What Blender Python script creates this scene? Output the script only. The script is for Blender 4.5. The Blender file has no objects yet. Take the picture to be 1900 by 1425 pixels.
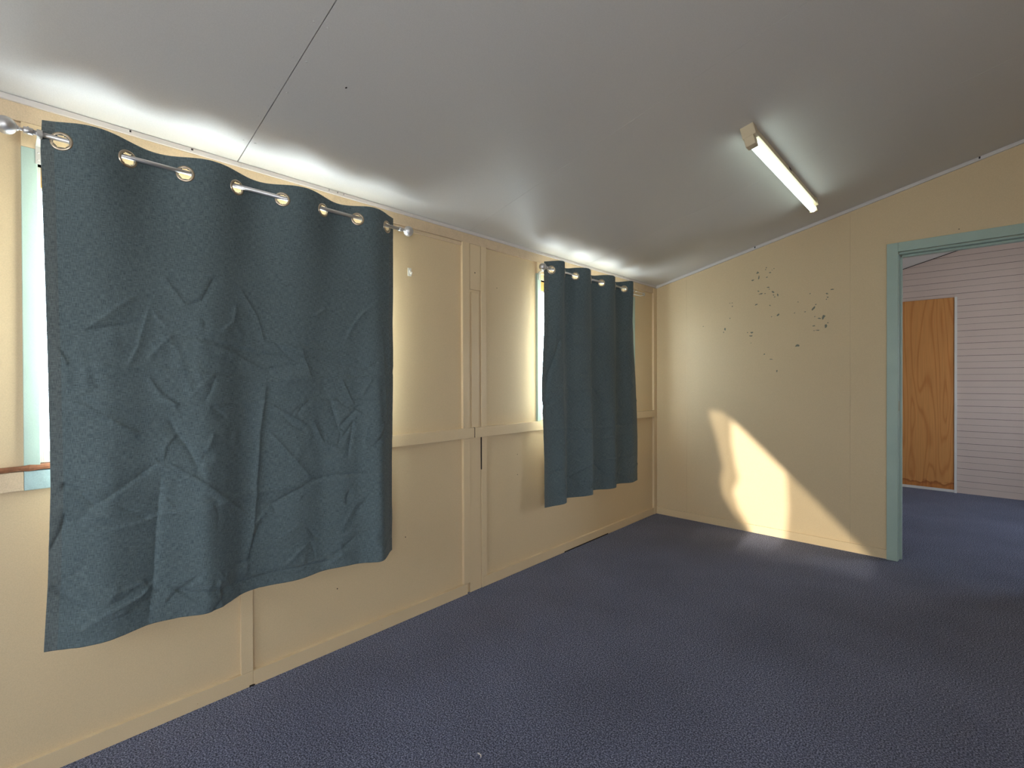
import bpy, bmesh, math, random
import numpy as np
from mathutils import Vector, Matrix, Euler

SC = bpy.context.scene
COL = SC.collection
random.seed(7); RNG = np.random.default_rng(7)

# ------------------------------------------------------------------ camera
yaw, pit, rol = 0.75659, -0.00595, -0.00359
F_ = Vector((-math.sin(yaw)*math.cos(pit), math.cos(yaw)*math.cos(pit), math.sin(pit)))
R0 = F_.cross(Vector((0, 0, 1))).normalized(); U0 = R0.cross(F_)
R_ = R0*math.cos(rol) + U0*math.sin(rol); U_ = U0*math.cos(rol) - R0*math.sin(rol)
cam_data = bpy.data.cameras.new('camera'); cam = bpy.data.objects.new('camera', cam_data); COL.objects.link(cam)
M = Matrix((R_, U_, -F_)).transposed().to_4x4(); M.translation = Vector((2.08881, 0, 1.21955))
cam.matrix_world = M
cam_data.sensor_width = 36; cam_data.lens = 899.13/1900*36; cam_data.clip_start = 0.02
SC.camera = cam

# ------------------------------------------------------------------ light
SC.view_settings.view_transform = 'Standard'; SC.view_settings.look = 'None'
SC.view_settings.gamma = 1; SC.view_settings.use_curve_mapping = False
SC.view_settings.exposure = -0.25
W = bpy.data.worlds.new('sky'); SC.world = W; W.use_nodes = True
nt = W.node_tree; nt.nodes.clear()
wo = nt.nodes.new('ShaderNodeOutputWorld'); wb = nt.nodes.new('ShaderNodeBackground')
# hazy white sky above, sun-bleached pale ground below the horizon
wtc = nt.nodes.new('ShaderNodeTexCoord'); wsx = nt.nodes.new('ShaderNodeSeparateXYZ'); wr = nt.nodes.new('ShaderNodeValToRGB')
wmr = nt.nodes.new('ShaderNodeMapRange'); wmr.inputs[1].default_value = -1; wmr.inputs[2].default_value = 1
nt.links.new(wtc.outputs['Generated'], wsx.inputs[0]); nt.links.new(wsx.outputs[2], wmr.inputs[0]); nt.links.new(wmr.outputs[0], wr.inputs[0])
_e = wr.color_ramp.elements
_e[0].position = 0.0; _e[0].color = (0.74, 0.80, 0.88, 1); _e[1].position = 1.0; _e[1].color = (0.66, 0.82, 1.05, 1)
_k = _e.new(0.49); _k.color = (0.74, 0.80, 0.88, 1); _k = _e.new(0.53); _k.color = (0.86, 0.96, 1.10, 1)
wb.inputs[1].default_value = 22.0
nt.links.new(wr.outputs[0], wb.inputs[0]); nt.links.new(wb.outputs[0], wo.inputs[0])
sun_d = bpy.data.lights.new('sun', 'SUN'); sun = bpy.data.objects.new('sun', sun_d); COL.objects.link(sun)
SUN = Vector((-0.02, 1.0, -0.17)).normalized()
sun.rotation_euler = SUN.to_track_quat('-Z', 'Y').to_euler(); sun.location = (1.5, -6, 3)
sun_d.energy = 8; sun_d.angle = math.radians(0.7); sun_d.color = (1.0, 0.93, 0.80)

def portal(loc, rot, sx, sy):
    l = bpy.data.lights.new('window_portal', 'AREA'); l.shape = 'RECTANGLE'; l.size = sx; l.size_y = sy
    l.cycles.is_portal = True
    o = bpy.data.objects.new('window_portal', l); o.location = loc; o.rotation_euler = rot; COL.objects.link(o)
H = math.pi/2
portal((-0.125, 0.695, 1.43), (0, -H, 0), 0.98, 1.24)      # window_1, facing +x
portal((-0.125, 3.107, 1.43), (0, -H, 0), 0.98, 1.24)      # window_2
portal((2.98, -1.83, 1.15), (H, 0, 0), 0.96, 1.1)             # window_4, added for fill, facing -x
portal((3.73, -0.95, 1.3), (0, H, 0), 0.8, 1.1)             # window_6, added for fill, facing -x
portal((1.35, -1.83, 1.46), (H, 0, 0), 2.1, 1.1)            # window_3, added for the sun patch, facing +y (built as emitter direction -Z)
portal((3.93, 5.7, 1.45), (0, H, 0), 0.8, 0.8)              # window_5 added to light the far room

# ------------------------------------------------------------------ materials
def newmat(name):
    m = bpy.data.materials.new(name); m.use_nodes = True
    n = m.node_tree.nodes; b = n['Principled BSDF']
    return m, n, m.node_tree.links, b
def srgb(r, g, b):
    f = lambda c: (c/255/12.92) if c/255 <= 0.04045 else ((c/255+0.055)/1.055)**2.4
    return (f(r), f(g), f(b), 1)
def paint(name, col, rough=0.5, var=0.06, nscale=3.0, bump=0.15, bscale=60, spec=0.4, fine=0.0):
    """painted surface: a base colour with faint blotches, and a brush/roller bump"""
    m, n, l, b = newmat(name)
    tc = n.new('ShaderNodeTexCoord')
    no = n.new('ShaderNodeTexNoise'); no.inputs['Scale'].default_value = nscale; no.inputs['Detail'].default_value = 6
    l.new(tc.outputs['Object'], no.inputs['Vector'])
    cr = n.new('ShaderNodeMix'); cr.data_type = 'RGBA'
    c = np.array(col[:3]); cr.inputs[6].default_value = (*(c*(1-var)), 1); cr.inputs[7].default_value = (*np.minimum(c*(1+var), 1), 1)
    l.new(no.outputs[0], cr.inputs[0])
    out = cr.outputs[2]
    if fine:
        n3 = n.new('ShaderNodeTexNoise'); n3.inputs['Scale'].default_value = 350; n3.inputs['Detail'].default_value = 2
        l.new(tc.outputs['Object'], n3.inputs['Vector'])
        mr = n.new('ShaderNodeMapRange'); mr.inputs[1].default_value = 0.3; mr.inputs[2].default_value = 0.7
        mr.inputs[3].default_value = 1-fine; mr.inputs[4].default_value = 1+fine
        l.new(n3.outputs[0], mr.inputs[0])
        mu = n.new('ShaderNodeVectorMath'); mu.operation = 'SCALE'
        l.new(out, mu.inputs[0]); l.new(mr.outputs[0], mu.inputs['Scale']); out = mu.outputs[0]
    l.new(out, b.inputs['Base Color'])
    b.inputs['Roughness'].default_value = rough; b.inputs['Specular IOR Level'].default_value = spec
    if bump:
        n2 = n.new('ShaderNodeTexNoise'); n2.inputs['Scale'].default_value = bscale; n2.inputs['Detail'].default_value = 4
        l.new(tc.outputs['Object'], n2.inputs['Vector'])
        bp = n.new('ShaderNodeBump'); bp.inputs['Strength'].default_value = bump; bp.inputs['Distance'].default_value = 0.002
        l.new(n2.outputs[0], bp.inputs['Height']); l.new(bp.outputs[0], b.inputs['Normal'])
    return m
def plain(name, col, rough=0.5, metal=0.0):
    m, n, l, b = newmat(name); b.inputs['Base Color'].default_value = col
    b.inputs['Roughness'].default_value = rough; b.inputs['Metallic'].default_value = metal
    return m
CREAM = paint('cream_wall_paint', srgb(208, 184, 146), 0.55, 0.04, 2.5, 0.25, 45, fine=0.05)
CREAM_G = paint('cream_gloss_paint', srgb(212, 188, 150), 0.38, 0.05, 5, 0.35, 30, fine=0.04)
CEIL = paint('ceiling_paint', srgb(204, 200, 194), 0.42, 0.02, 1.5, 0.12, 90, spec=0.3, fine=0.04)
CORNICE = paint('cornice_paint', srgb(205, 198, 192), 0.5, 0.04, 12, 0.2, 60)
GREEN = paint('green_trim_paint', srgb(160, 178, 166), 0.42, 0.07, 9, 0.35, 40, fine=0.05)
GREEN_OLD = paint('weathered_green_paint', srgb(158, 180, 178), 0.6, 0.16, 26, 0.9, 60, fine=0.08)
CREAM_OLD = paint('weathered_cream_paint', srgb(205, 182, 150), 0.6, 0.12, 24, 1.0, 70, fine=0.08)
DARK = plain('dark_gap', srgb(38, 28, 24), 0.9)
SOIL = plain('nail_hole', srgb(40, 30, 26), 0.8)
GREYGREEN = paint('old_undercoat', srgb(116, 116, 102), 0.6, 0.1, 40, 0)
RAWWOOD = paint('broken_raw_timber', srgb(134, 88, 60), 0.8, 0.6, 60, 1.0, 120)
HONEY = paint('bare_timber_rail', srgb(196, 148, 78), 0.6, 0.25, 30, 0.4, 80)
STEEL = plain('brushed_nickel', srgb(205, 202, 200), 0.42, 0.9)
NICKEL = plain('satin_nickel_eyelet', srgb(190, 174, 152), 0.3, 0.95)
LIGHTMETAL = plain('painted_bracket_metal', srgb(190, 186, 178), 0.4, 0.4)
WHITE = paint('white_paint', srgb(222, 218, 210), 0.45, 0.04, 10, 0.2, 40)
PLASTIC = plain('white_plastic', srgb(230, 226, 216), 0.35)
FIXT = paint('aged_cream_enamel', srgb(205, 188, 156), 0.45, 0.05, 10, 0.1, 40)
PLANKW = paint('pinkish_white_planks', srgb(206, 186, 173), 0.6, 0.05, 6, 0.4, 50, fine=0.05)

def carpet():
    m, n, l, b = newmat('slate_blue_carpet')
    tc = n.new('ShaderNodeTexCoord')
    a = n.new('ShaderNodeTexNoise'); a.inputs['Scale'].default_value = 190; a.inputs['Detail'].default_value = 3
    c = n.new('ShaderNodeTexNoise'); c.inputs['Scale'].default_value = 2.2; c.inputs['Detail'].default_value = 5
    v = n.new('ShaderNodeTexVoronoi'); v.inputs['Scale'].default_value = 330
    for q in (a, c, v): l.new(tc.outputs['Object'], q.inputs['Vector'])
    r = n.new('ShaderNodeValToRGB'); e = r.color_ramp.elements
    e[0].position = 0.38; e[0].color = srgb(50, 58, 76); e[1].position = 0.64; e[1].color = srgb(158, 162, 186)
    k = e.new(0.5); k.color = srgb(100, 104, 128)
    l.new(a.outputs[0], r.inputs[0])
    mr = n.new('ShaderNodeMapRange'); mr.inputs[1].default_value = 0.3; mr.inputs[2].default_value = 0.7
    mr.inputs[3].default_value = 0.86; mr.inputs[4].default_value = 1.12
    l.new(c.outputs[0], mr.inputs[0])
    mu = n.new('ShaderNodeVectorMath'); mu.operation = 'SCALE'
    l.new(r.outputs[0], mu.inputs[0]); l.new(mr.outputs[0], mu.inputs['Scale'])
    l.new(mu.outputs[0], b.inputs['Base Color'])
    b.inputs['Roughness'].default_value = 1; b.inputs['Specular IOR Level'].default_value = 0.1
    b.inputs['Sheen Weight'].default_value = 0.15; b.inputs['Sheen Roughness'].default_value = 0.5
    bp = n.new('ShaderNodeBump'); bp.inputs['Strength'].default_value = 0.9; bp.inputs['Distance'].default_value = 0.004
    l.new(v.outputs[0], bp.inputs['Height']); l.new(bp.outputs[0], b.inputs['Normal'])
    return m
CARPET = carpet()

def fabric(name='slate_curtain_fabric', ca=(57, 68, 70), cb=(110, 123, 125)):
    m, n, l, b = newmat(name)
    tc = n.new('ShaderNodeTexCoord')
    # slubby weave: noise stretched along the warp and along the weft (object space: y across, z up)
    def st(sy, sz, det=2):
        mp = n.new('ShaderNodeMapping'); mp.inputs['Scale'].default_value = (1, sy, sz)
        no = n.new('ShaderNodeTexNoise'); no.inputs['Scale'].default_value = 1; no.inputs['Detail'].default_value = det
        l.new(tc.outputs['Object'], mp.inputs[0]); l.new(mp.outputs[0], no.inputs['Vector']); return no
    a = st(700, 60); w = st(60, 700); c = st(3, 2, 4)
    ad = n.new('ShaderNodeMath'); ad.operation = 'ADD'; l.new(a.outputs[0], ad.inputs[0]); l.new(w.outputs[0], ad.inputs[1])
    r = n.new('ShaderNodeValToRGB'); e = r.color_ramp.elements
    hf = n.new('ShaderNodeMath'); hf.operation = 'MULTIPLY'; hf.inputs[1].default_value = 0.5
    l.new(ad.outputs[0], hf.inputs[0]); l.new(hf.outputs[0], r.inputs[0])
    e[0].position = 0.33; e[0].color = srgb(*ca); e[1].position = 0.68; e[1].color = srgb(*cb)
    mr = n.new('ShaderNodeMapRange'); mr.inputs[1].default_value = 0.3; mr.inputs[2].default_value = 0.7
    mr.inputs[3].default_value = 0.95; mr.inputs[4].default_value = 1.05; l.new(c.outputs[0], mr.inputs[0])
    mu = n.new('ShaderNodeVectorMath'); mu.operation = 'SCALE'
    l.new(r.outputs[0], mu.inputs[0]); l.new(mr.outputs[0], mu.inputs['Scale'])
    l.new(mu.outputs[0], b.inputs['Base Color'])
    b.inputs['Roughness'].default_value = 0.85; b.inputs['Specular IOR Level'].default_value = 0.2
    b.inputs['Sheen Weight'].default_value = 0.1
    bp = n.new('ShaderNodeBump'); bp.inputs['Strength'].default_value = 0.35; bp.inputs['Distance'].default_value = 0.0006
    l.new(hf.outputs[0], bp.inputs['Height']); l.new(bp.outputs[0], b.inputs['Normal'])
    return m
FABRIC = fabric(); HEM_BACKLIT = fabric('olive_side_hem', (60, 66, 66), (112, 120, 119))  # side hem cloth browned to imitate light coming through the edge

def ply():
    m, n, l, b = newmat('orange_plywood')
    tc = n.new('ShaderNodeTexCoord')
    mp = n.new('ShaderNodeMapping'); mp.inputs['Scale'].default_value = (2.4, 1, 0.3); mp.inputs['Rotation'].default_value = (0, 0.25, 0)
    no = n.new('ShaderNodeTexNoise'); no.inputs['Scale'].default_value = 1.6; no.inputs['Detail'].default_value = 1.5; no.inputs['Distortion'].default_value = 0.6
    l.new(tc.outputs['Object'], mp.inputs[0]); l.new(mp.outputs[0], no.inputs['Vector'])
    mm = n.new('ShaderNodeMath'); mm.operation = 'MULTIPLY'; mm.inputs[1].default_value = 75; l.new(no.outputs[0], mm.inputs[0])
    sn = n.new('ShaderNodeMath'); sn.operation = 'SINE'; l.new(mm.outputs[0], sn.inputs[0])
    pw = n.new('ShaderNodeMapRange'); pw.inputs[1].default_value = -1; pw.inputs[2].default_value = 1
    l.new(sn.outputs[0], pw.inputs[0])
    p2 = n.new('ShaderNodeMath'); p2.operation = 'POWER'; p2.inputs[1].default_value = 5; l.new(pw.outputs[0], p2.inputs[0])
    fine = n.new('ShaderNodeTexNoise'); fine.inputs['Scale'].default_value = 1; fine.inputs['Detail'].default_value = 4
    m2 = n.new('ShaderNodeMapping'); m2.inputs['Scale'].default_value = (90, 1, 3); l.new(tc.outputs['Object'], m2.inputs[0]); l.new(m2.outputs[0], fine.inputs['Vector'])
    mix = n.new('ShaderNodeMix'); mix.data_type = 'RGBA'; mix.inputs[6].default_value = srgb(226, 156, 84); mix.inputs[7].default_value = srgb(210, 136, 68)
    l.new(p2.outputs[0], mix.inputs[0])
    mx2 = n.new('ShaderNodeMix'); mx2.data_type = 'RGBA'; mx2.blend_type = 'MULTIPLY'; mx2.inputs[0].default_value = 0.35
    l.new(mix.outputs[2], mx2.inputs[6]); l.new(fine.outputs[0], mx2.inputs[7])
    # water stain with a ragged tide line along the bottom edge
    sx = n.new('ShaderNodeSeparateXYZ'); l.new(tc.outputs['Object'], sx.inputs[0])
    sn2 = n.new('ShaderNodeTexNoise'); sn2.inputs['Scale'].default_value = 14; l.new(tc.outputs['Object'], sn2.inputs['Vector'])
    a1 = n.new('ShaderNodeMath'); a1.operation = 'MULTIPLY_ADD'; a1.inputs[1].default_value = -0.12; l.new(sn2.outputs[0], a1.inputs[0]); l.new(sx.outputs[2], a1.inputs[2])
    rp = n.new('ShaderNodeValToRGB'); l.new(a1.outputs[0], rp.inputs[0]); e = rp.color_ramp.elements
    e[0].position = 0.0; e[0].color = (0.9, 0.75, 0.6, 1); e[1].position = 0.06; e[1].color = (1, 1, 1, 1)
    k = e.new(0.03); k.color = (0.55, 0.38, 0.25, 1); k = e.new(0.045); k.color = (1, 1, 1, 1)
    mx3 = n.new('ShaderNodeMix'); mx3.data_type = 'RGBA'; mx3.blend_type = 'MULTIPLY'; mx3.inputs[0].default_value = 1
    l.new(mx2.outputs[2], mx3.inputs[6]); l.new(rp.outputs[0], mx3.inputs[7])
    l.new(mx3.outputs[2], b.inputs['Base Color']); b.inputs['Roughness'].default_value = 0.6
    return m
PLY = ply()

def glass():
    m, n, l, b = newmat('window_glass'); n.remove(b)
    o = n['Material Output']; t = n.new('ShaderNodeBsdfTransparent'); g = n.new('ShaderNodeBsdfGlossy'); x = n.new('ShaderNodeMixShader')
    t.inputs[0].default_value = (0.93, 0.97, 0.96, 1); g.inputs['Roughness'].default_value = 0.02; x.inputs[0].default_value = 0.06
    l.new(t.outputs[0], x.inputs[1]); l.new(g.outputs[0], x.inputs[2]); l.new(x.outputs[0], o.inputs[0]); return m
GLASS = glass()
def sun_dimmer():
    m, n, l, b = newmat('sheer_fabric'); n.remove(b)  # for the added sheets that dim part of the sun
    o = n['Material Output']; t = n.new('ShaderNodeBsdfTransparent'); g = n.new('ShaderNodeBsdfTranslucent'); x = n.new('ShaderNodeMixShader')
    t.inputs[0].default_value = (0.9, 0.88, 0.8, 1); g.inputs[0].default_value = (0.8, 0.78, 0.7, 1); x.inputs[0].default_value = 0.66
    l.new(t.outputs[0], x.inputs[1]); l.new(g.outputs[0], x.inputs[2]); l.new(x.outputs[0], o.inputs[0]); return m
SUN_DIMMER = sun_dimmer()
LINING = plain('pale_curtain_lining', srgb(232, 226, 212), 0.9)
def tube_mat():
    m, n, l, b = newmat('lit_tube'); b.inputs['Base Color'].default_value = (0.9, 0.9, 0.9, 1)
    b.inputs['Emission Color'].default_value = (0.80, 1.0, 0.95, 1); b.inputs['Emission Strength'].default_value = 5.0; return m
TUBE = tube_mat()

# ------------------------------------------------------------------ mesh helpers
def obj(name, bm, mats, parent=None, smooth=False):
    me = bpy.data.meshes.new(name)
    if not isinstance(mats, (list, tuple)): mats = [mats]
    bmesh.ops.recalc_face_normals(bm, faces=bm.faces)
    bm.to_mesh(me); bm.free()
    for m in mats: me.materials.append(m)
    if smooth:
        me.polygons.foreach_set('use_smooth', [True]*len(me.polygons))
    o = bpy.data.objects.new(name, me); COL.objects.link(o)
    if parent: o.parent = parent
    return o
def struct(o): o['kind'] = 'structure'; return o
def thing(name, label, cat, loc=(0, 0, 0), group=None):
    o = bpy.data.objects.new(name, None); COL.objects.link(o); o.location = loc; o.empty_display_size = 0.1
    o['label'] = label; o['category'] = cat
    if group: o['group'] = group
    return o
def tag(o, label, cat, group=None):
    o['label'] = label; o['category'] = cat
    if group: o['group'] = group
    return o
def box(bm, x0, x1, y0, y1, z0, z1, mi=0, bev=0.0):
    """box; any of z0,z1 may be a function of (x,y)"""
    fz = lambda z, x, y: z(x, y) if callable(z) else z
    v = [bm.verts.new((x, y, fz(z, x, y))) for z in (z0, z1) for y in (y0, y1) for x in (x0, x1)]
    fs = [bm.faces.new([v[i] for i in q]) for q in ((0, 1, 3, 2), (4, 6, 7, 5), (0, 4, 5, 1), (2, 3, 7, 6), (0, 2, 6, 4), (1, 5, 7, 3))]
    for f in fs: f.material_index = mi
    if bev:
        es = list({e for f in fs for e in f.edges})
        r = bmesh.ops.bevel(bm, geom=es, offset=bev, segments=2, profile=0.6, affect='EDGES')
        for f in r['faces']: f.material_index = mi
    return fs
def tube(bm, pts, r, seg=16, mi=0, cap=True):
    """tube along a polyline, r a number or a list"""
    pts = [Vector(p) for p in pts]; rs = r if isinstance(r, (list, tuple)) else [r]*len(pts)
    rings = []
    up = None
    for i, p in enumerate(pts):
        d = (pts[min(i+1, len(pts)-1)] - pts[max(i-1, 0)]).normalized()
        if up is None: up = Vector((0, 0, 1)) if abs(d.z) < 0.9 else Vector((1, 0, 0))
        a = d.cross(up).normalized(); up = a.cross(d).normalized()
        rings.append([bm.verts.new(p + (a*math.cos(t) + up*math.sin(t))*rs[i]) for t in [2*math.pi*k/seg for k in range(seg)]])
    for A, B in zip(rings, rings[1:]):
        for k in range(seg):
            f = bm.faces.new((A[k], A[(k+1) % seg], B[(k+1) % seg], B[k])); f.material_index = mi
    if cap:
        for Rg in (rings[0], rings[-1]):
            f = bm.faces.new(Rg); f.material_index = mi
def sphere(bm, c, r, mi=0, seg=24, scale=(1, 1, 1)):
    res = bmesh.ops.create_uvsphere(bm, u_segments=seg, v_segments=seg//2, radius=r)
    for v in res['verts']:
        v.co = Vector((v.co.x*scale[0], v.co.y*scale[1], v.co.z*scale[2])) + Vector(c)
    for f in {f for v in res['verts'] for f in v.link_faces}: f.material_index = mi
def holed(bm, axis, a0, a1, u0, u1, z0, z1, holes, mi=0):
    """slab normal to `axis` between a0 and a1, spanning u and z, with rectangular holes (u0,u1,z0,z1). z1 may be callable(u)."""
    us = sorted({u0, u1} | {h[0] for h in holes} | {h[1] for h in holes})
    for ua, ub in zip(us, us[1:]):
        hs = sorted([(h[2], h[3]) for h in holes if h[0] <= ua+1e-9 and h[1] >= ub-1e-9])
        cur = z0
        segs = []
        for za, zb in hs:
            if za > cur: segs.append((cur, za))
            cur = zb
        segs.append((cur, None))
        for za, zb in segs:
            if axis == 'x': box(bm, a0, a1, ua, ub, za, (lambda x, y: z1(y)) if zb is None else zb, mi)
            else: box(bm, ua, ub, a0, a1, za, (lambda x, y: z1(x)) if zb is None else zb, mi)
CREASES_A = [
    (0.9, [(0.124,1.265),(0.34,1.271),(0.481,1.253),(0.709,1.221),(0.869,1.234),(1.115,1.24),(1.3,1.25)]),
    (0.7, [(0.138,1.15),(0.354,1.144),(0.514,1.143),(0.719,1.143),(1.284,1.131)]),
    (0.4, [(0.383,1.006),(0.708,0.979)]),
    (-1, [(0.413,1.388),(0.541,1.37),(0.71,1.329),(1.024,1.311),(1.197,1.266)]),
    (0.8, [(0.71,1.377),(0.869,1.358),(1.089,1.344)]),
    (-0.7, [(0.719,1.271),(0.858,1.295)]),
    (0.7, [(0.34,1.297),(0.413,1.388)]),
    (0.7, [(0.449,1.376),(0.568,1.344),(0.709,1.271)]),
    (-0.7, [(0.145,1.345),(0.196,1.39),(0.287,1.406)]),
    (0.7, [(0.158,1.354),(0.249,1.451),(0.305,1.501)]),
    (-0.8, [(0.458,1.492),(0.499,1.511),(0.539,1.6)]),
    (0.6, [(0.29,1.277),(0.315,1.332),(0.349,1.479)]),
    (0.8, [(0.343,1.242),(0.384,1.168),(0.431,1.138)]),
    (-0.8, [(0.541,1.238),(0.523,1.184),(0.501,1.145)]),
    (-1.6, [(0.403,1.097),(0.423,1.044),(0.454,0.994),(0.495,0.892)]),
    (0.7, [(0.423,1.044),(0.391,1.0),(0.383,0.945)]),
    (-1.1, [(0.383,0.955),(0.205,0.83),(0.154,0.777)]),
    (-1.8, [(0.13,0.911),(0.164,0.889),(0.209,0.83)]),
    (1, [(0.391,0.949),(0.512,0.85),(0.657,0.708)]),
    (0.8, [(0.179,0.746),(0.322,0.754),(0.382,0.773),(0.495,0.765),(0.657,0.791),(0.877,0.787)]),
    (-1.4, [(0.379,0.89),(0.366,0.726),(0.358,0.571),(0.342,0.411)]),
    (1.4, [(0.724,1.202),(0.703,1.022),(0.692,0.812),(0.681,0.645),(0.646,0.455)]),
    (-1, [(0.604,0.53),(0.656,0.525),(0.706,0.66)]),
    (1, [(0.686,0.665),(0.726,0.699)]),
    (-1, [(0.726,0.72),(0.912,0.804),(1.009,0.814),(1.195,0.799)]),
    (0.7, [(0.729,1.137),(0.802,1.091),(0.879,1.042)]),
    (0.7, [(0.733,1.03),(0.912,0.804)]),
    (-1, [(0.986,1.14),(1.022,1.02),(1.114,1.112)]),
    (0.9, [(1.061,1.114),(1.127,1.074)]),
    (0.8, [(0.913,1.051),(0.96,0.955),(1.022,0.937)]),
    (-1, [(1.153,0.911),(1.239,0.992)]),
    (0.8, [(1.169,1.234),(1.128,1.16)]),
    (-0.8, [(0.129,1.13),(0.227,1.099),(0.247,1.098)]),
    (0.9, [(0.144,1.166),(0.207,1.13),(0.281,1.073),(0.317,1.053)]),
    (-0.9, [(0.523,1.135),(0.575,1.092)]),
    (0.7, [(0.439,1.1),(0.48,1.107)]),
    (0.8, [(0.504,0.969),(0.531,1.036)]),
    (-1.8, [(0.11,0.603),(0.146,0.541),(0.184,0.507)]),
    (1.4, [(0.115,0.486),(0.171,0.453),(0.216,0.483),(0.32,0.51),(0.358,0.543)]),
    (-1.3, [(0.358,0.543),(0.435,0.491),(0.544,0.466),(0.655,0.447),(0.809,0.455),(1.019,0.437)]),
    (0.8, [(0.38,0.527),(0.476,0.439)]),
    (-1.3, [(0.102,0.703),(0.129,0.77),(0.139,0.818)]),
    (0.9, [(0.124,1.323),(0.145,1.274)]),
    (0.9, [(0.981,0.423),(1.032,0.457),(1.019,0.52)]),
    (0.7, [(0.559,1.403),(0.605,1.447),(0.614,1.509)]),
    (0.5, [(0.624,1.582),(0.691,1.476),(0.72,1.372)]),
    (0.7, [(1.05,1.402),(1.09,1.477),(1.143,1.544)]),
    (0.6, [(0.916,1.497),(0.964,1.537)]),
    (-0.9, [(1.102,1.32),(1.156,1.284),(1.198,1.31)]),
    (0.6, [(0.858,1.357),(0.903,1.234)]),
    (-0.8, [(1.035,0.971),(1.087,1.04),(1.06,0.873)]),
    (0.6, [(0.756,0.574),(0.865,0.637)]),
    (-1, [(0.518,0.396),(0.562,0.441),(0.553,0.474)]),
    (0.6, [(1.084,0.553),(1.222,0.547)]),
    (0.7, [(1.227,1.438),(1.24,1.209),(1.253,0.978)]),
    (0.6, [(0.387,1.586),(0.45,1.491)]),
    (0.5, [(1.116,1.516),(1.199,1.587)]),
]
CREASES_B = [
    (-2, [(2.568,1.497),(2.538,1.429),(2.461,1.259),(2.442,1.147)]),
    (0.9, [(2.636,1.162),(2.826,1.157),(2.986,1.164)]),
    (0.7, [(2.668,1.472),(2.828,1.474),(2.999,1.463)]),
    (1, [(2.423,1.136),(2.518,1.152),(2.636,1.168)]),
    (0.9, [(2.404,0.908),(2.635,0.897),(3.258,0.865),(3.593,0.872)]),
    (0.9, [(3.031,0.633),(3.283,0.624),(3.592,0.61)]),
    (-1, [(3.019,0.621),(3.128,0.526)]),
    (0.9, [(2.441,1.035),(2.537,1.103),(2.616,1.138)]),
    (-0.9, [(3.08,0.885),(3.258,0.985)]),
    (0.9, [(3.009,1.183),(3.156,1.086)]),
    (-1, [(2.439,0.587),(2.515,0.624),(2.634,0.632)]),
    (0.6, [(2.698,1.261),(2.849,1.243),(3.01,1.263)]),
    (0.8, [(2.937,0.631),(2.737,0.555)]),
    (0.6, [(3.286,1.293),(3.595,1.327)]),
    (0.8, [(3.336,0.496),(3.532,0.41)]),
]
CHIPS = [(0.863,2.075,0.0082,0.0096,20),(0.872,2.037,0.0057,0.0133,5),(0.825,2.02,0.0139,0.0052,5),(0.926,2.105,0.0049,0.0052,0),(0.921,2.09,0.0041,0.0044,0),(0.981,2.088,0.0049,0.0037,0),(0.967,2.079,0.0033,0.003,0),(0.952,2.061,0.0074,0.0044,10),(0.93,2.029,0.0074,0.0037,-20),(0.941,1.947,0.0098,0.0037,0),(0.948,1.933,0.0049,0.0033,0),(0.869,1.927,0.0057,0.0044,0),(0.888,1.904,0.0147,0.0052,-5),(0.915,1.902,0.0065,0.0018,0),(0.974,1.907,0.0106,0.0059,10),(0.977,1.883,0.0049,0.0044,0),(0.985,1.868,0.0057,0.0037,0),(1.007,1.879,0.0049,0.0096,-10),(0.852,1.824,0.0098,0.0052,-25),(0.668,1.857,0.0041,0.0044,0),(0.65,1.856,0.0033,0.003,0),(0.669,1.827,0.0049,0.0052,0),(0.952,1.804,0.0049,0.0044,0),(1.011,1.725,0.0098,0.0074,-30),(0.963,1.716,0.0041,0.003,0),(0.65,1.732,0.0033,0.0052,0),(0.61,1.645,0.0074,0.0103,-20),(0.599,1.62,0.0033,0.0059,0),(0.429,1.682,0.0041,0.0037,0),(0.817,1.602,0.0098,0.0067,0),(0.786,1.604,0.0033,0.0044,0),(0.813,1.575,0.0115,0.0052,0),(1.366,1.876,0.0123,0.0044,0),(1.333,1.848,0.0074,0.0052,0),(1.337,1.822,0.0049,0.0037,0),(1.33,1.809,0.0041,0.0037,0),(1.249,1.752,0.018,0.0074,-40),(1.262,1.778,0.0041,0.0044,0),(1.285,1.674,0.0123,0.0052,20),(1.311,1.681,0.009,0.0148,25),(1.325,1.615,0.0106,0.017,-15),(1.339,1.636,0.0049,0.0037,0),(1.251,1.621,0.0082,0.0044,-10),(1.275,1.587,0.0164,0.0037,5),(1.251,1.585,0.0057,0.0022,0),(1.141,1.48,0.0139,0.0081,0),(0.912,1.424,0.0057,0.0044,0),(0.961,1.382,0.0115,0.003,10),(1.0,1.289,0.0049,0.0096,5),(1.123,1.729,0.0049,0.003,0),(1.146,1.81,0.0041,0.003,0),(1.256,1.688,0.0041,0.0037,0),(0.813,1.519,0.0033,0.003,0),(1.193,1.731,0.0074,0.0015,0),(1.226,1.862,0.0049,0.003,0)]

# ------------------------------------------------------------------ dimensions (metres)
L = 4.1385                 # room face of the back wall skirting
HC, SL = 2.084, 0.2354     # ceiling height at the window wall and its rise per metre
cz = lambda x: HC + SL*x
FAR = 7.07                 # plank wall of the next room
fz = lambda x: 2.047 + 0.28*x
W1 = (0.087, 1.300); W2 = (2.499, 3.63); WZ = (0.952, 1.905)

# ------------------------------------------------------------------ floor
bm = bmesh.new()
box(bm, -0.02, 3.7, -1.8, 4.151, -0.06, 0.0)
box(bm, -0.02, 3.9, 4.151, FAR, -0.06, 0.0)
struct(obj('floor', bm, CARPET))

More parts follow.
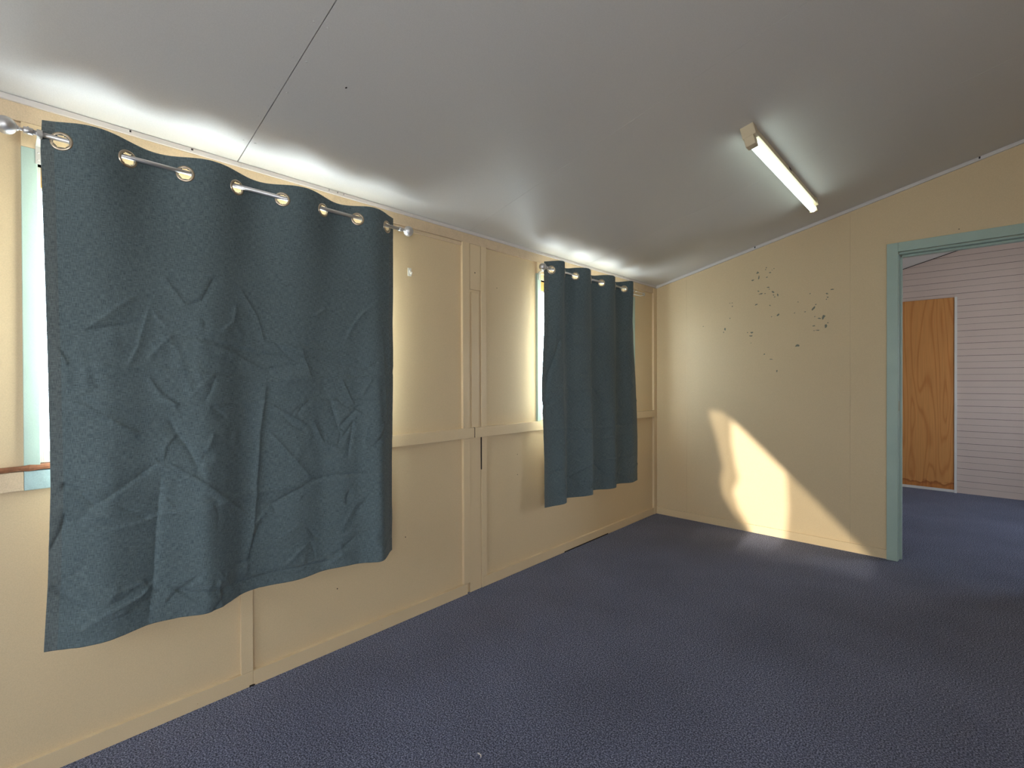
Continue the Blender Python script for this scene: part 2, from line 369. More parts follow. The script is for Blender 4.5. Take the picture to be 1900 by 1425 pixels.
# ------------------------------------------------------------------ ceiling: 1.2 m sheets with narrow joints, screw heads along the open joint
bm = bmesh.new()
joints = [-1.8, -0.551, 0.649, 1.862, 3.018, 4.16]
for i, (a, b) in enumerate(zip(joints, joints[1:])):
    g = 0.0016 if i in (1,) else 0.0005
    g2 = 0.0016 if i == 2 else 0.0005
    box(bm, -0.02, 3.7, a + g2, b - g, lambda x, y: cz(x), lambda x, y: cz(x)+0.008)
box(bm, -0.1, 3.75, -1.85, 4.25, lambda x, y: cz(x)+0.0082, lambda x, y: cz(x)+0.05, 1)
for x in [0.134, 0.279, 0.428, 0.577, 0.721, 0.87, 1.02, 1.17, 1.32, 1.47]:
    for s, dx in ((-0.021, -0.002), (0.019, 0.003)):
        sphere(bm, (x+dx, 0.649+s, cz(x)-0.0002), 0.004, 0, 10, (1, 1, 0.35))
for x, y in ((0.681, 1.05), (0.9, 1.32), (1.02, 1.52), (0.6, 1.8), (0.62, 1.92)):
    sphere(bm, (x, y, cz(x)-0.0002), 0.0035, 0, 10, (1, 1, 0.35))
sphere(bm, (0.553, 0.814, cz(0.553)), 0.004, 2, 10, (1.6, 0.8, 0.3))
struct(obj('ceiling', bm, [CEIL, DARK, SOIL]))

# ------------------------------------------------------------------ walls
bm = bmesh.new()
holed(bm, 'x', -0.03, -0.018, -1.8, 4.16, 0.0, lambda y: cz(0), [(W1[0]-0.036, W1[1]+0.036, WZ[0]-0.03, 2.015), (W2[0]-0.036, W2[1]+0.125, WZ[0]-0.03, 2.015)])
holed(bm, 'x', -0.12, -0.031, -1.8, 4.16, -0.1, lambda y: cz(0), [(*W1, *WZ), (*W2, *WZ)])
for y, z in ((1.43, 0.42), (2.1, 1.79), (2.28, 0.75), (2.28, 0.62), (0.3, 0.6), (1.06, 0.27)):
    sphere(bm, (-0.018, y, z), 0.003, 1, 8, (0.3, 1, 1))
struct(obj('wall_left', bm, [CREAM, SOIL]))

DX0, DX1, DZ = 1.7295, 2.6125, 2.074
bm = bmesh.new()
for a, b in ((-0.02, 0.282), (0.2828, 1.4735), (1.4743, 3.7)):
    hs = [(DX0, DX1, -0.01, DZ)] if a > 1.4 else []
    holed(bm, 'y', 4.150, 4.160, a, b, 0.0, lambda x: cz(x), hs)
holed(bm, 'y', 4.1602, 4.25, -0.02, 3.9, 0.0, lambda x: max(cz(x), fz(x))+0.05, [(DX0, DX1, -0.01, DZ)])
for (cx, cy, w, h, a) in CHIPS:            # flaked paint showing the old undercoat
    n = random.randint(7, 10); w = max(w*1.25, 0.0034); h = max(h*1.25, 0.0034)
    ps = []
    for k in range(n):
        t = 2*math.pi*k/n; rr = random.uniform(0.45, 1.15)
        x, z = w*rr*math.cos(t), h*rr*math.sin(t)
        ca, sa = math.cos(math.radians(-a)), math.sin(math.radians(-a))
        ps.append((cx + x*ca - z*sa, cy + x*sa + z*ca))
    top = [bm.verts.new((x, 4.1494, z)) for x, z in ps]; bot = [bm.verts.new((x, 4.1502, z)) for x, z in ps]
    f = bm.faces.new(top); f.material_index = 1
    for k in range(n):
        f = bm.faces.new((top[k], top[(k+1) % n], bot[(k+1) % n], bot[k])); f.material_index = 1
sphere(bm, (2.04, 4.150, 2.165), 0.003, 2, 8, (1, 0.3, 1))
struct(obj('wall_back', bm, [CREAM, GREYGREEN, SOIL]))

# walls the photograph does not show, with window openings added to light the room
bm = bmesh.new(); holed(bm, 'x', 3.7, 3.8, -1.9, 4.25, -0.1, lambda y: cz(3.7), [(-1.5, -0.4, 0.9, 1.7)]); struct(obj('wall_right', bm, CREAM))
bm = bmesh.new(); holed(bm, 'y', -1.9, -1.8, -0.12, 3.8, -0.1, lambda x: cz(x), [(0.3, 2.4, 0.925, 1.99), (2.82, 3.6, 0.6, 1.6)]); struct(obj('wall_front', bm, CREAM))
bm = bmesh.new()
for (x0, x1, z0, z1) in ((0.28, 0.32, 0.905, 2.01), (2.38, 2.42, 0.905, 2.01), (0.3, 2.4, 0.885, 0.925), (0.3, 2.4, 1.99, 2.03)):
    box(bm, x0, x1, -1.91, -1.785, z0, z1)
w3 = struct(obj('window_3', bm, GREEN))  # unseen window added as the opening for the sun patch
# unseen mask added behind the camera; its ragged gap shapes the sun patch (outline in x,z on the back wall, carried back along the sun)
dy = 4.139 + 1.84
def back_to(x, z): return (x - SUN.x/SUN.y*dy, z - SUN.z/SUN.y*dy)
gap = [(0.60, 0.945), (0.745, 0.82), (1.0, 0.571), (1.22, 0.362), (1.56, 0.02), (1.66, -0.068), (1.3, -0.066), (0.9, -0.066), (0.845, -0.07), (0.78, 0.02), (0.66, 0.15), (0.59, 0.27), (0.57, 0.40), (0.60, 0.50), (0.57, 0.60), (0.545, 0.72), (0.50, 0.86), (0.47, 0.96), (0.46, 1.02)]
from mathutils.geometry import tessellate_polygon
gp = [back_to(*q) for q in gap]
outer = [(0.25, 0.90), (2.45, 0.90), (2.45, 2.02), (0.25, 2.02)]
loops = [[Vector((x, 0, z)) for x, z in outer], [Vector((x, 0, z)) for x, z in gp]]
flat = [v for lp in loops for v in lp]
bm = bmesh.new(); vs = [bm.verts.new((v.x, -1.84, v.z)) for v in flat]
for t in tessellate_polygon(loops):
    try: bm.faces.new([vs[i] for i in t])
    except ValueError: pass
sun_mask = obj('window_blind', bm, FABRIC, w3)  # added mask, cut out to shape the sun patch
so = sun_mask.modifiers.new('thick', 'SOLIDIFY'); so.thickness = 0.003
sg = [back_to(*q) for q in ((1.06, 0.60), (1.08, 0.25), (1.06, -0.045), (1.9, -0.045), (1.9, 0.60))]
bm = bmesh.new(); bm.faces.new([bm.verts.new((x, -1.86, z)) for x, z in sg]); obj('sheer_panel', bm, SUN_DIMMER, w3)  # added sheet dimming the right side of the sun patch
sg = [back_to(*q) for q in ((0.66, 1.1), (0.665, 0.70), (0.69, 0.56), (0.72, 0.42), (0.675, 0.30), (0.72, 0.17), (0.80, 0.05), (0.84, -0.08), (0.4, -0.08), (0.4, 1.1))]
bm = bmesh.new(); bm.faces.new([bm.verts.new((x, -1.865, z)) for x, z in sg]); obj('sheer_panel', bm, SUN_DIMMER, w3)  # added sheet softening the left edge of the sun patch
bm = bmesh.new()
for x in (2.80, 3.19, 3.58): box(bm, x, x+0.04, -1.9, -1.79, 0.6, 1.6)
for z in (0.57, 1.59): box(bm, 2.80, 3.62, -1.9, -1.79, z, z+0.04)
w4 = struct(obj('window_4', bm, WHITE))  # unseen window added as fill light from behind the camera
bm = bmesh.new()
for y in (-1.52, -0.97, -0.42): box(bm, 3.70, 3.76, y, y+0.04, 0.9, 1.7)
for z in (0.87, 1.69): box(bm, 3.69, 3.76, -1.52, -0.38, z, z+0.04)
struct(obj('window_6', bm, WHITE))  # unseen window, put in to brighten the near ceiling

# ------------------------------------------------------------------ next room
bm = bmesh.new()
pw, z, k = 0.134, 0.0, 0
while z < 3.2:
    for a, b in ((0.0, 0.064), (0.067, 0.131)):
        d = 0.0022 if b > 0.1 else 0.001
        lo, hi = z + a + d*0.3, z + (0.067 - 0.0012 if a == 0 else pw - 0.0028)
        box(bm, -0.1, 3.9, FAR + 0.004, FAR + 0.02, lo, hi, 0, 0.0009)
    z += pw
box(bm, -0.1, 3.9, FAR+0.009, FAR+0.1, -0.05, 3.3, 1)
struct(obj('wall_far', bm, [PLANKW, DARK]))
bm = bmesh.new(); box(bm, -0.12, -0.02, 4.25, FAR, -0.05, lambda x, y: 3.2); struct(obj('wall_far_left', bm, WHITE))
bm = bmesh.new(); holed(bm, 'x', 3.9, 4.0, 4.15, FAR+0.1, -0.05, lambda y: 3.3, [(5.2, 6.0, 1.0, 1.8)]); struct(obj('wall_far_right', bm, WHITE))
bm = bmesh.new()
for (y0, y1, z0, z1) in ((5.16, 5.2, 0.96, 1.84), (6.0, 6.04, 0.96, 1.84), (5.2, 6.0, 0.96, 1.0), (5.2, 6.0, 1.8, 1.84)): box(bm, 3.88, 4.01, y0, y1, z0, z1)
struct(obj('window_5', bm, WHITE))  # unseen window added so daylight reaches the next room
bm = bmesh.new(); box(bm, -0.1, 4.0, 4.25, FAR+0.004, lambda x, y: fz(x), lambda x, y: fz(x)+0.04); struct(obj('ceiling_next_room', bm, CEIL))
bm = bmesh.new(); box(bm, 1.3, 3.2, FAR-0.004, FAR+0.004, lambda x, y: fz(x)-0.006, lambda x, y: fz(x)); struct(obj('trim_7', bm, DARK))  # dark strip for the shadow line of the gap under the ceiling

pt = thing('plywood_panel', 'tall orange plywood sheet with water-stained foot, screwed over a doorway in the white plank wall', 'plywood panel', (1.5, FAR, 0))
bm = bmesh.new(); box(bm, -0.45, 0.47, -0.012, 0.0, 0.032, 2.103, 0, 0.001); obj('panel', bm, PLY, pt)
bm = bmesh.new(); box(bm, 0.471, 0.492, -0.02, 0.002, 0.0, 2.108, 0, 0.001); box(bm, -0.45, 0.471, -0.018, 0.002, 0.003, 0.031, 0, 0.001)
e = obj('edge_strip', bm, WHITE, pt); e['label'] = 'white painted edge strip'

# ------------------------------------------------------------------ skirtings
bm = bmesh.new()
box(bm, -0.018, -0.003, -1.8, 0.695, 0, 0.060, 0, 0.0015)
box(bm, -0.018, 0.000, 0.6955, 1.838, 0, 0.060, 0, 0.0015)
box(bm, -0.018, 0.000, 1.951, 4.094, 0.002, 0.062, 0, 0.0015)
box(bm, -0.014, 0.0004, 2.75, 3.32, 0.0005, 0.009, 1)
box(bm, -0.012, 0.0015, 0.68, 0.70, 0.0005, 0.006, 1)
for y, z in ((0.75, 0.03), (1.28, 0.028), (0.5, 0.02)): sphere(bm, (0, y, z), 0.003, 0, 8)
struct(obj('baseboard_left', bm, [CREAM_G, DARK]))
bm = bmesh.new(); box(bm, 0.002, 1.681, L, 4.150, 0, 0.062, 0, 0.0015); struct(obj('baseboard_back', bm, CREAM_G))
bm = bmesh.new(); box(bm, 2.67, 3.7, L, 4.150, 0, 0.062, 0, 0.0015); struct(obj('baseboard_back_right', bm, CREAM_G))

# ------------------------------------------------------------------ cornice strips, beam, cover strips, chair rail
bm = bmesh.new()
for a, b in ((-1.8, 0.66), (0.661, 1.47), (1.471, 3.05), (3.051, 4.15)): box(bm, -0.018, 0.004, a, b, 2.066, 2.0825, 0, 0.001)
for y, s in ((0.312, 0.005), (0.492, 0.007), (3.56, 0.004), (1.02, 0.002), (1.06, 0.0025), (1.09, 0.002)):
    box(bm, -0.005, 0.0046, y, y+s, 2.074, 2.081, 1)
struct(obj('trim_1', bm, [CORNICE, SOIL]))
bm = bmesh.new(); box(bm, 0.0, 3.7, L-0.004, 4.150, lambda x, y: cz(x)-0.022, lambda x, y: cz(x)-0.001, 0)
for x in (0.843, 2.128): box(bm, x, x+0.008, L-0.0046, L, lambda x, y: cz(x)-0.014, lambda x, y: cz(x)-0.001, 1)
struct(obj('trim_2', bm, [CORNICE, SOIL]))
bm = bmesh.new()
box(bm, -0.03, -0.004, -1.8, 4.09, 2.013, 2.066, 0, 0.002)      # timber plate under the cornice
box(bm, -0.03, -0.012, -1.8, 1.86, 1.992, 2.012, 0, 0.002)
struct(obj('trim_3', bm, CREAM_OLD))
bm = bmesh.new()                                               # middle stud with a batten either side
for z0, z1 in ((0.0, 0.891), (0.9505, 2.013)):
    box(bm, -0.018, 0.000, 1.809 if z0 else 1.811, 1.861, z0 if z0 else 0.0605, z1, 0, 0.0015)
    box(bm, -0.018, -0.002, 1.953, 1.995, z0 if z0 else 0.0625, z1, 0, 0.0015)
box(bm, -0.018, -0.006, 1.862, 1.949, 0.0, 0.891, 0, 0.0015)
box(bm, -0.018, -0.010, 1.862, 1.951, 0.9505, 2.013, 0, 0.0015)
box(bm, -0.018, -0.003, 1.876, 1.936, 0.9505, 1.735, 0, 0.004)
box(bm, -0.018, -0.003, 1.866, 1.951, 1.75, 2.013, 0, 0.004)
box(bm, -0.016, -0.0015, 1.9485, 1.954, 0.70, 0.891, 1)
sphere(bm, (-0.003, 1.905, 1.85), 0.004, 1, 8, (0.3, 1, 1))
struct(obj('trim_4', bm, [CREAM_G, DARK]))
bm = bmesh.new()                                               # lower batten below window_1, corner strip
box(bm, -0.018, -0.002, 0.651, 0.695, 0.061, 0.89, 0, 0.0015)
struct(obj('trim_5', bm, CREAM_G))
bm = bmesh.new(); box(bm, -0.018, 0.002, 4.094, 4.150, 0.0, 2.062, 0, 0.002); struct(obj('trim_6', bm, CREAM_G))
bm = bmesh.new()                                               # chair rail, which is also the sill
box(bm, -0.018, 0.002, -1.8, 0.0505, 0.8915, 0.950, 1, 0.002)
box(bm, -0.018, 0.002, 0.051, 1.336, 0.8915, 0.950, 2, 0.002)
box(bm, -0.018, 0.002, 1.3365, 1.893, 0.8915, 0.950, 0, 0.002)
box(bm, -0.018, 0.008, 1.896, 4.094, 0.8915, 0.951, 0, 0.002)
box(bm, -0.018, 0.0035, 1.8925, 1.8965, 0.893, 0.951, 3)
struct(obj('trim_8', bm, [CREAM_G, CREAM_OLD, GREEN_OLD, DARK]))

# ------------------------------------------------------------------ windows in the left wall
def window(n, w, broken):
    y0, y1 = w
    bm = bmesh.new()
    box(bm, -0.118, 0.0, y0-0.036, y0, WZ[0]+(0.012 if broken else 0), 1.938, 0, 0.0015)
    box(bm, -0.118, -0.016 if broken else 0.0, y1, y1+(0.036 if broken else 0.125), WZ[0]+(0.012 if broken else 0), 1.938, 0, 0.0015)
    box(bm, -0.118, -0.001, y0-0.036, y1+0.036, 1.9385, 2.012, 1, 0.0015)
    box(bm, -0.116, -0.02, y0, y1, 1.905, 1.938, 1)
    fr = struct(obj('window_%d' % n, bm, [GREEN, CREAM_G]))
    bm = bmesh.new()
    ys, x0, x1 = y0+0.001, -0.095, -0.06
    ym = (y0+y1)/2
    box(bm, x0, x1, ys, ys+0.008, 0.965, 1.904, 0, 0.001); box(bm, x0, x1, y1-0.045, y1-0.001, 0.965, 1.904, 0, 0.001)
    box(bm, x0, x1, ys+0.008, y1-0.045, 0.965, 1.000, 0, 0.001)
    box(bm, x0, x1, ys+0.008, y1-0.045, 1.84, 1.904, 1, 0.001)
    box(bm, x0, x1, ym-0.02, ym+0.02, 1.0, 1.84, 0, 0.001)
    sa = obj('sash', bm, [WHITE, HONEY], fr)
    bm = bmesh.new(); box(bm, -0.08, -0.076, y0+0.009, y1-0.045, 1.0, 1.84); obj('glass_pane', bm, GLASS, sa)
    bm = bmesh.new()
    if broken:      # splintered sill edge
        N = 60; a = y0-0.14
        b = y1+0.03
        prof = [(0.949+0.006*random.random(), 0.965+0.005*random.random()) for _ in range(N+1)]
        vr = []
        for k in range(N+1):
            y = a+(b-a)*k/N; lo, hi = prof[k]; xf = 0.005+0.005*random.random()
            vr.append([bm.verts.new(c) for c in ((-0.115, y, 0.951), (xf-0.003*random.random(), y, lo), (xf, y, (lo+hi)/2), (xf-0.006*random.random(), y, hi), (-0.02, y, 0.9645), (-0.115, y, 0.9645))])
        for A, B in zip(vr, vr[1:]):
            for i in range(6): bm.faces.new((A[i], A[(i+1) % 6], B[(i+1) % 6], B[i]))
        bm.faces.new(vr[0]); bm.faces.new(vr[-1][::-1])
        obj('sill', bm, RAWWOOD, fr)['label'] = 'splintered bare brown timber sill edge'
    else:
        box(bm, -0.115, 0.0, y0, y1, 0.951, 0.962, 0, 0.001); obj('sill', bm, CREAM_G, fr)
    return fr
window(1, W1, True); window(2, W2, False)
# eave outside
bm = bmesh.new(); box(bm, -0.45, -0.12, -1.9, 4.3, 2.09, 2.12); struct(obj('eave', bm, HONEY))

# ------------------------------------------------------------------ doorway
bm = bmesh.new()
box(bm, 1.681, 1.741, 4.126, 4.1495, 0.0, 2.135, 0, 0.002)
box(bm, 1.7415, 2.61, 4.126, 4.1495, 2.074, 2.135, 0, 0.002)
box(bm, 2.6105, 2.67, 4.126, 4.1495, 0.0, 2.135, 0, 0.002)
dr = struct(obj('door_1', bm, GREEN))
bm = bmesh.new()
box(bm, 1.730, 1.744, 4.150, 4.26, 0.0, 2.06, 0, 0.001)
box(bm, 1.744, 1.757, 4.195, 4.235, 0.0, 2.048, 0, 0.001)
box(bm, 1.744, 2.60, 4.150, 4.26, 2.0605, 2.073, 0, 0.001)
box(bm, 1.757, 2.59, 4.195, 4.235, 2.047, 2.060, 0, 0.001)
box(bm, 2.60, 2.612, 4.150, 4.26, 0.0, 2.06, 0, 0.001)
obj('jamb', bm, GREEN, dr)
bm = bmesh.new(); box(bm, 1.7440, 1.7448, 4.156, 4.180, 1.01, 1.075, 0); obj('strike_plate', bm, plain('dull_brass', srgb(150, 120, 84), 0.4, 0.8), dr)['label'] = 'small dull brass strike plate'

# ------------------------------------------------------------------ curtains
def seg_field(Y, Z, creases):
    D = np.zeros_like(Y)
    for amp, pts in creases:
        best = np.full_like(Y, 9.0); side = np.ones_like(Y); tt = np.zeros_like(Y)
        n = len(pts)-1
        for i in range(n):
            (ya, za), (yb, zb) = pts[i], pts[i+1]
            dy_, dz_ = yb-ya, zb-za; l2 = dy_*dy_+dz_*dz_+1e-12
            t = np.clip(((Y-ya)*dy_+(Z-za)*dz_)/l2, 0, 1)
            d = np.hypot(Y-ya-t*dy_, Z-za-t*dz_); m = d < best
            s = np.sign((Y-ya)*dz_-(Z-za)*dy_)
            best = np.where(m, d, best); side = np.where(m, s, side); tt = np.where(m, (i+t)/n, tt)
        fade = np.clip(np.minimum(tt, 1-tt)*6+0.25, 0, 1)
        w = (0.0060 + 0.0035*abs(amp))
        D += amp*0.0070*fade*(np.exp(-best/w) + 0.55*side*(best/w)*np.exp(-best/w))
    return D
def smooth_noise(Y, Z, n, lo, hi, rng):
    D = np.zeros_like(Y)
    for _ in range(n):
        f = rng.uniform(lo, hi); a = rng.uniform(0, 2*math.pi)
        D += np.sin(2*math.pi*f*(Y*math.cos(a)+Z*math.sin(a)) + rng.uniform(0, 6.28))/n
    return D
ROD_X, ROD_Z = 0.090, 1.955
def curtain(label, knots, phase, amp_top, amp_mid, bottom, left, right, creases, ripple, parts):
    """knots: y of the eight eyelets. between them the cloth runs alternately in front of and behind the rod"""
    root = thing('curtain', label, 'curtain', (ROD_X, knots[0], 2.0), 'slate blue eyelet curtains')
    ox, oy, oz = root.location
    kn = np.array([knots[0] - (knots[1]-knots[0])] + list(knots) + [knots[-1] + (knots[-1]-knots[-2])])
    ph = np.array([-1.0] + list(range(8)) + [8.0])
    y0t, y1t = left(2.0), right(2.0)
    NU, NV = 420, 440
    u = np.linspace(0, 1, NU); v = np.linspace(0, 1, NV)
    U, V = np.meshgrid(u, v)
    Zt, Zb = 2.008, 0.402
    Z = Zt + (Zb-Zt)*V
    zl = np.linspace(0.3, 2.1, 60); Lf = np.interp(Z, zl, [left(q) for q in zl]); Rt = np.interp(Z, zl, [right(q) for q in zl])
    Y = Lf + (Rt-Lf)*U
    YT = y0t + (y1t-y0t)*U
    P = np.interp(YT, kn, ph)
    wave = np.sin(math.pi*P + phase)
    fall = np.interp(V, [0, 0.04, 0.25, 0.55, 1], [1, 1, amp_mid, amp_mid*0.75, amp_mid*0.5])
    X = ROD_X + amp_top*wave*fall
    if ripple:      # fuller folds lean sideways, so each front edge overhangs
        Y = Y + ripple*np.cos(math.pi*P + phase)*np.sin(math.pi*P + phase)*fall
    by, bx = zip(*bottom)
    # smooth bottom fold curve
    B = np.interp(Y, by, bx)
    ker = np.hanning(33); ker /= ker.sum()
    B = np.apply_along_axis(lambda r: np.convolve(np.pad(r, 16, mode='edge'), ker, mode='valid'), 1, B)
    X += B*np.interp(V, [0, 0.2, 0.45, 0.75, 1], [0, 0.08, 0.4, 0.85, 1.0])
    rng = np.random.default_rng(int(knots[0]*1000)+3)
    X += 0.0035*smooth_noise(Y, Z, 9, 1.5, 5, rng)*np.interp(V, [0, 0.15, 1], [0, 0.6, 1.2])
    env = np.exp(-((Z-1.15)/0.32)**2) + 0.8*np.exp(-((Z-0.47)/0.10)**2) + 0.15
    nz = smooth_noise(Y + 0.03*smooth_noise(Y, Z, 5, 4, 9, rng), Z, 12, 8, 22, rng)
    X += 0.0032*env*nz*smooth_noise(Y, Z, 6, 2, 5, rng)*3
    X += seg_field(Y, Z, creases)
    extra = []
    for _ in range(110):
        ya = rng.uniform(y0t+0.02, y1t-0.02); za = rng.uniform(0.44, 1.45) if rng.random() < 0.75 else rng.uniform(0.43, 0.56)
        an = rng.normal(0, 0.8) if rng.random() < 0.7 else rng.uniform(0, math.pi); ln = rng.uniform(0.03, 0.15)
        m1 = (ya+0.5*ln*math.cos(an)+rng.normal(0, 0.008), za+0.5*ln*math.sin(an)+rng.normal(0, 0.008))
        extra.append((rng.uniform(0.25, 0.75)*rng.choice([-1, 1]), [(ya, za), m1, (ya+ln*math.cos(an), za+ln*math.sin(an))]))
    for zz, am in ((1.62, 0.25), (0.80, 0.45)):
        extra.append((am, [(y0t+0.02, zz), ((y0t+y1t)/2, zz-0.015), (y1t-0.02, zz)]))
    X += seg_field(Y, Z, extra)
    # hems: a doubled band along the foot and the sides, a stitched heading above
    hem = 0.0010/(1+np.exp(-(0.462-Z)/0.0016)) + 0.0010/(1+np.exp((Y-Lf-0.026)/0.0014)) + 0.0010/(1+np.exp((Rt-0.026-Y)/0.0014))
    hem += 0.0007/(1+np.exp(-(Z-1.905)/0.0016))
    stitch = -0.0012*np.exp(-((Z-0.464)/0.0025)**2) - 0.0008*np.exp(-((Z-1.903)/0.0022)**2)
    X += hem + stitch
    Z = Z + 0.004*np.sin(Y*19+1)*(V**8) + 0.006*np.clip(wave, -1, 1)*np.exp(-V*30)
    X = np.maximum(X, 0.018)
    idx = lambda j, i: j*NU+i
    verts = np.stack([X-ox, Y-oy, Z-oz], -1).reshape(-1, 3)
    # eyelet centres in u
    PR = np.interp(P[0], [0, 1], [0, 1]) if False else P[0]
    cents = []
    jr = int(round((Zt-ROD_Z)/(Zt-Zb)*(NV-1)))
    for k in range(8):
        i = int(np.argmin(abs(P[jr]-k)));
        p = np.array([X[jr, i], Y[jr, i], Z[jr, i]])
        a = np.array([X[jr, min(i+5, NU-1)]-X[jr, max(i-5, 0)], Y[jr, min(i+5, NU-1)]-Y[jr, max(i-5, 0)], 0.0]); a /= np.linalg.norm(a)
        cents.append((p, a))
    R = 0.0205
    cut = np.zeros((NV, NU), bool)
    for p, a in cents:
        s = (X-p[0])*a[0]+(Y-p[1])*a[1]; d = np.hypot(s, Z-ROD_Z+0.006)
        cut |= (d < R+0.001) & (np.hypot(X-p[0], Y-p[1]) < 0.04)
    J, I = np.meshgrid(np.arange(NV-1), np.arange(NU-1), indexing='ij')
    keep = ~(cut[:-1, :-1] & cut[1:, :-1] & cut[:-1, 1:] & cut[1:, 1:])
    J, I = J[keep], I[keep]
    faces = np.stack([J*NU+I, (J+1)*NU+I, (J+1)*NU+I+1, J*NU+I+1], -1)
    me = bpy.data.meshes.new('cloth'); me.from_pydata(verts.tolist(), [], faces.tolist()); me.update()
    me.polygons.foreach_set('use_smooth', [True]*len(me.polygons)); me.materials.append(FABRIC); me.materials.append(HEM_BACKLIT); me.materials.append(LINING); me.materials.append(LINING)
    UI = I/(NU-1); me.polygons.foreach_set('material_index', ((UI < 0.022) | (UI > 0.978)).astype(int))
    co = bpy.data.objects.new('cloth', me); COL.objects.link(co); co.parent = root
    so = co.modifiers.new('thickness', 'SOLIDIFY'); so.thickness = 0.0014; so.offset = 0; so.material_offset = 2
    first = None
    for p, a in cents:
        if first is None:
            b = bmesh.new(); N = 40
            prof = [(0.0200, -0.0022), (0.0206, 0.0026), (0.0225, 0.0036), (0.0262, 0.0030), (0.0284, 0.0012), (0.0284, -0.0012), (0.0262, -0.0030), (0.0225, -0.0036), (0.0206, -0.0028)]
            rings = [[b.verts.new((h, r*math.cos(2*math.pi*k/N), r*math.sin(2*math.pi*k/N))) for r, h in prof] for k in range(N)]
            for k in range(N):
                A, Bq = rings[k], rings[(k+1) % N]
                for q in range(len(prof)): b.faces.new((A[q], A[(q+1) % len(prof)], Bq[(q+1) % len(prof)], Bq[q]))
            r_ = obj('eyelet', b, NICKEL, root, True); first = r_
        else:
            r_ = first.copy(); COL.objects.link(r_); r_.parent = root
        r_.location = (p[0]-ox, p[1]-oy, ROD_Z-0.006-oz)
        r_.rotation_euler = (0, 0, math.atan2(a[1], a[0]) - math.pi/2)
    return root

def rod(label, ya, yb, brackets, ball=True):
    root = thing('curtain_rod', label, 'curtain rod', (ROD_X, ya, ROD_Z), 'curtain rods with ball finials')
    Ln = yb-ya
    b = bmesh.new(); tube(b, [(0, 0, 0), (0, Ln*0.42, 0)], 0.0070, 20); tube(b, [(0, Ln*0.41, 0), (0, Ln, 0)], 0.0080, 20)
    obj('pole', b, STEEL, root, True).data.polygons.foreach_set('use_smooth', [True]*0) if False else obj_s(b, 'pole', root)
    for s, y in ((-1, 0), (1, Ln)):
        b = bmesh.new()
        if s > 0 and not ball:
            tube(b, [(0, y-0.004, 0), (0, y+0.006, 0)], 0.0098, 20); obj('end_cap', b, STEEL, root, True); continue
        tube(b, [(0, y-s*0.004, 0), (0, y+s*0.016, 0)], 0.0098, 20)
        tube(b, [(0, y+s*0.016, 0), (0, y+s*0.030, 0)], 0.0045, 16)
        tube(b, [(0, y+s*0.026, 0), (0, y+s*0.031, 0)], 0.0075, 16)
        sphere(b, (0, y+s*0.052, 0), 0.0245, 0, 32)
        tube(b, [(0, y+s*0.006, 0.006), (0, y+s*0.006, 0.0125)], 0.0022, 10)
        fo = obj('finial', b, STEEL, root, True)
    for y in brackets:
        b = bmesh.new(); yy = y-ya
        tube(b, [(0, yy-0.006, 0), (0, yy+0.006, 0)], 0.0115, 20)
        box(b, -0.086, -0.006, yy-0.006, yy+0.006, -0.0105, -0.0075, 0, 0.0008)
        box(b, -0.0892, -0.0865, yy-0.006, yy+0.008, -0.062, -0.006, 0, 0.0008)
        for z in (-0.028, -0.050): sphere(b, (-0.0862, yy+0.001, z), 0.0028, 1, 10, (0.5, 1, 1))
        obj('bracket', b, [LIGHTMETAL, STEEL], root)
    return root
def obj_s(b, name, root):
    o = obj(name, b, STEEL, root)
    for p in o.data.polygons: p.use_smooth = len(p.vertices) == 4
    return o

curtain('wide creased slate blue curtain hanging nearly flat across the nearer, left-hand window', [0.138, 0.296, 0.456, 0.621, 0.784, 0.953, 1.113, 1.262], 0.0, 0.021, 0.30,
        [(0.08, -0.045), (0.169, -0.010), (0.234, 0.012), (0.346, -0.005), (0.45, 0.012), (0.503, 0.034), (0.56, 0.01), (0.637, -0.040), (0.74, -0.040), (0.852, -0.030), (0.95, -0.035), (1.041, 0.0), (1.12, 0.0), (1.20, 0.055), (1.25, 0.01), (1.303, -0.040)],
        lambda z: float(np.interp(z, [0.4, 0.6, 0.9, 1.25, 1.7, 1.93, 2.0], [0.088, 0.098, 0.106, 0.102, 0.094, 0.090, 0.094])),
        lambda z: float(np.interp(z, [0.4, 0.75, 1.2, 1.5, 2.0], [1.303, 1.299, 1.302, 1.296, 1.306])), CREASES_A, 0.0, None)
curtain('narrow-looking slate blue curtain gathered in deep folds on the farther window near the corner', [2.500, 2.640, 2.765, 2.955, 3.094, 3.285, 3.417, 3.545], 0.0, 0.040, 0.50,
        [(2.40, 0.02), (2.50, 0.0), (2.60, 0.045), (2.66, 0.01), (2.70, -0.035), (2.80, -0.03), (2.94, 0.045), (2.97, -0.02), (3.1, -0.03), (3.25, 0.03), (3.30, -0.02), (3.45, 0.0), (3.603, 0.02)],
        lambda z: float(np.interp(z, [0.4, 0.7, 1.14, 1.5, 1.9, 2.0], [2.405, 2.415, 2.395, 2.43, 2.455, 2.46])),
        lambda z: float(np.interp(z, [0.4, 0.75, 1.2, 1.5, 2.0], [3.60, 3.61, 3.60, 3.58, 3.572])), CREASES_B, 0.0, None)
rod('brushed metal rod with ball finials carrying the wide curtain on the nearer window', 0.070, 1.330, [0.088])
rod('brushed metal rod carrying the folded curtain on the farther window by the corner', 2.462, 3.560, [2.478], False)

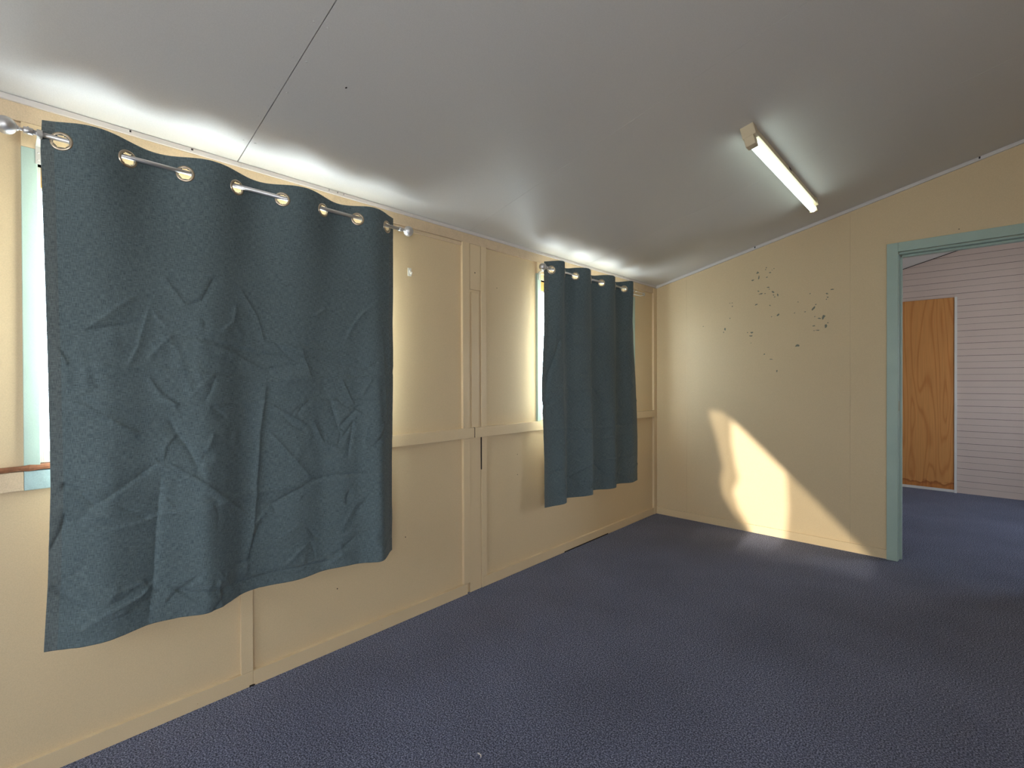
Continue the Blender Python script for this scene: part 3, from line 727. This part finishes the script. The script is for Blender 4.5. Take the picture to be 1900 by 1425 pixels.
# ------------------------------------------------------------------ small wall fittings
t = thing('wall_hook', 'small white plastic adhesive hook on the cream wall right of the wide curtain', 'wall hook', (-0.018, 1.461, 1.785))
b = bmesh.new(); box(b, 0.0, 0.004, -0.011, 0.011, -0.021, 0.021, 0, 0.0018); obj('back_plate', b, PLASTIC, t)
b = bmesh.new(); tube(b, [(0.004, 0, 0.008), (0.008, 0, 0.0), (0.012, 0, -0.010), (0.018, 0, -0.013), (0.021, 0, -0.008), (0.022, 0, -0.002)], 0.0035, 10); obj('hook', b, PLASTIC, t, True)
t = thing('wire_arm', 'thin white wire arm at the right end of the farther curtain, beside the corner', 'wire arm', (0.0, 3.93, 1.985))
b = bmesh.new(); box(b, -0.018, -0.005, -0.012, 0.012, -0.014, 0.014, 0, 0.001); obj('mounting_plate', b, LIGHTMETAL, t)
b = bmesh.new(); tube(b, [(-0.006, 0, 0.006), (0.002, -0.03, 0.0), (0.03, -0.17, -0.008), (0.06, -0.27, -0.02)], 0.0030, 8)
tube(b, [(-0.006, 0, -0.006), (0.004, -0.02, -0.012), (0.02, -0.12, -0.034), (0.024, -0.24, -0.036)], 0.0038, 8); obj('arm', b, PLASTIC, t, True)
b = bmesh.new()
tube(b, [(0.929+0.013*math.cos(a), 1.057+0.013*math.sin(a), 0.0032+0.001*math.sin(3*a)) for a in np.linspace(0.3, 2.3, 12)], [0.0008]+[0.0018]*10+[0.0008], 8)
tag(obj('crescent_scrap', b, PLASTIC, None, True), 'tiny white crescent-shaped scrap lying on the blue carpet', 'scrap')

# ------------------------------------------------------------------ fluorescent batten
fx, fy0, fy1 = 1.336, 2.385, 3.66
zc = cz(fx)
th = math.atan(SL)
t = thing('fluorescent_light', 'lit single-tube fluorescent batten screwed to the sloping ceiling', 'ceiling light', (fx, fy0, zc))
t.rotation_euler = (0, -th, 0)
Ln = fy1-fy0
b = bmesh.new(); box(b, -0.025, 0.025, 0.0, Ln, -0.040, -0.0005, 0, 0.002); box(b, 0.0252, 0.0262, 0.62, 0.66, -0.02, -0.005, 1); obj('housing', b, [FIXT, SOIL], t)
for y0, y1, nm in ((-0.002, 0.045, 0), (Ln-0.022, Ln+0.002, 1)):
    b = bmesh.new()
    box(b, -0.030, 0.030, y0, y1, -0.055, 0.0, 0, 0.0015)
    box(b, -0.026, 0.018, y0+0.001, y1-0.001, -0.098 if nm == 0 else -0.088, -0.054, 0, 0.003)
    obj('lamp_holder', b, FIXT, t)
b = bmesh.new(); tube(b, [(-0.004, 0.046, -0.070), (-0.004, Ln-0.023, -0.070)], 0.019, 24)
o = obj('tube', b, TUBE, t); 
for p in o.data.polygons: p.use_smooth = len(p.vertices) == 4
o['label'] = 'glowing white tube'
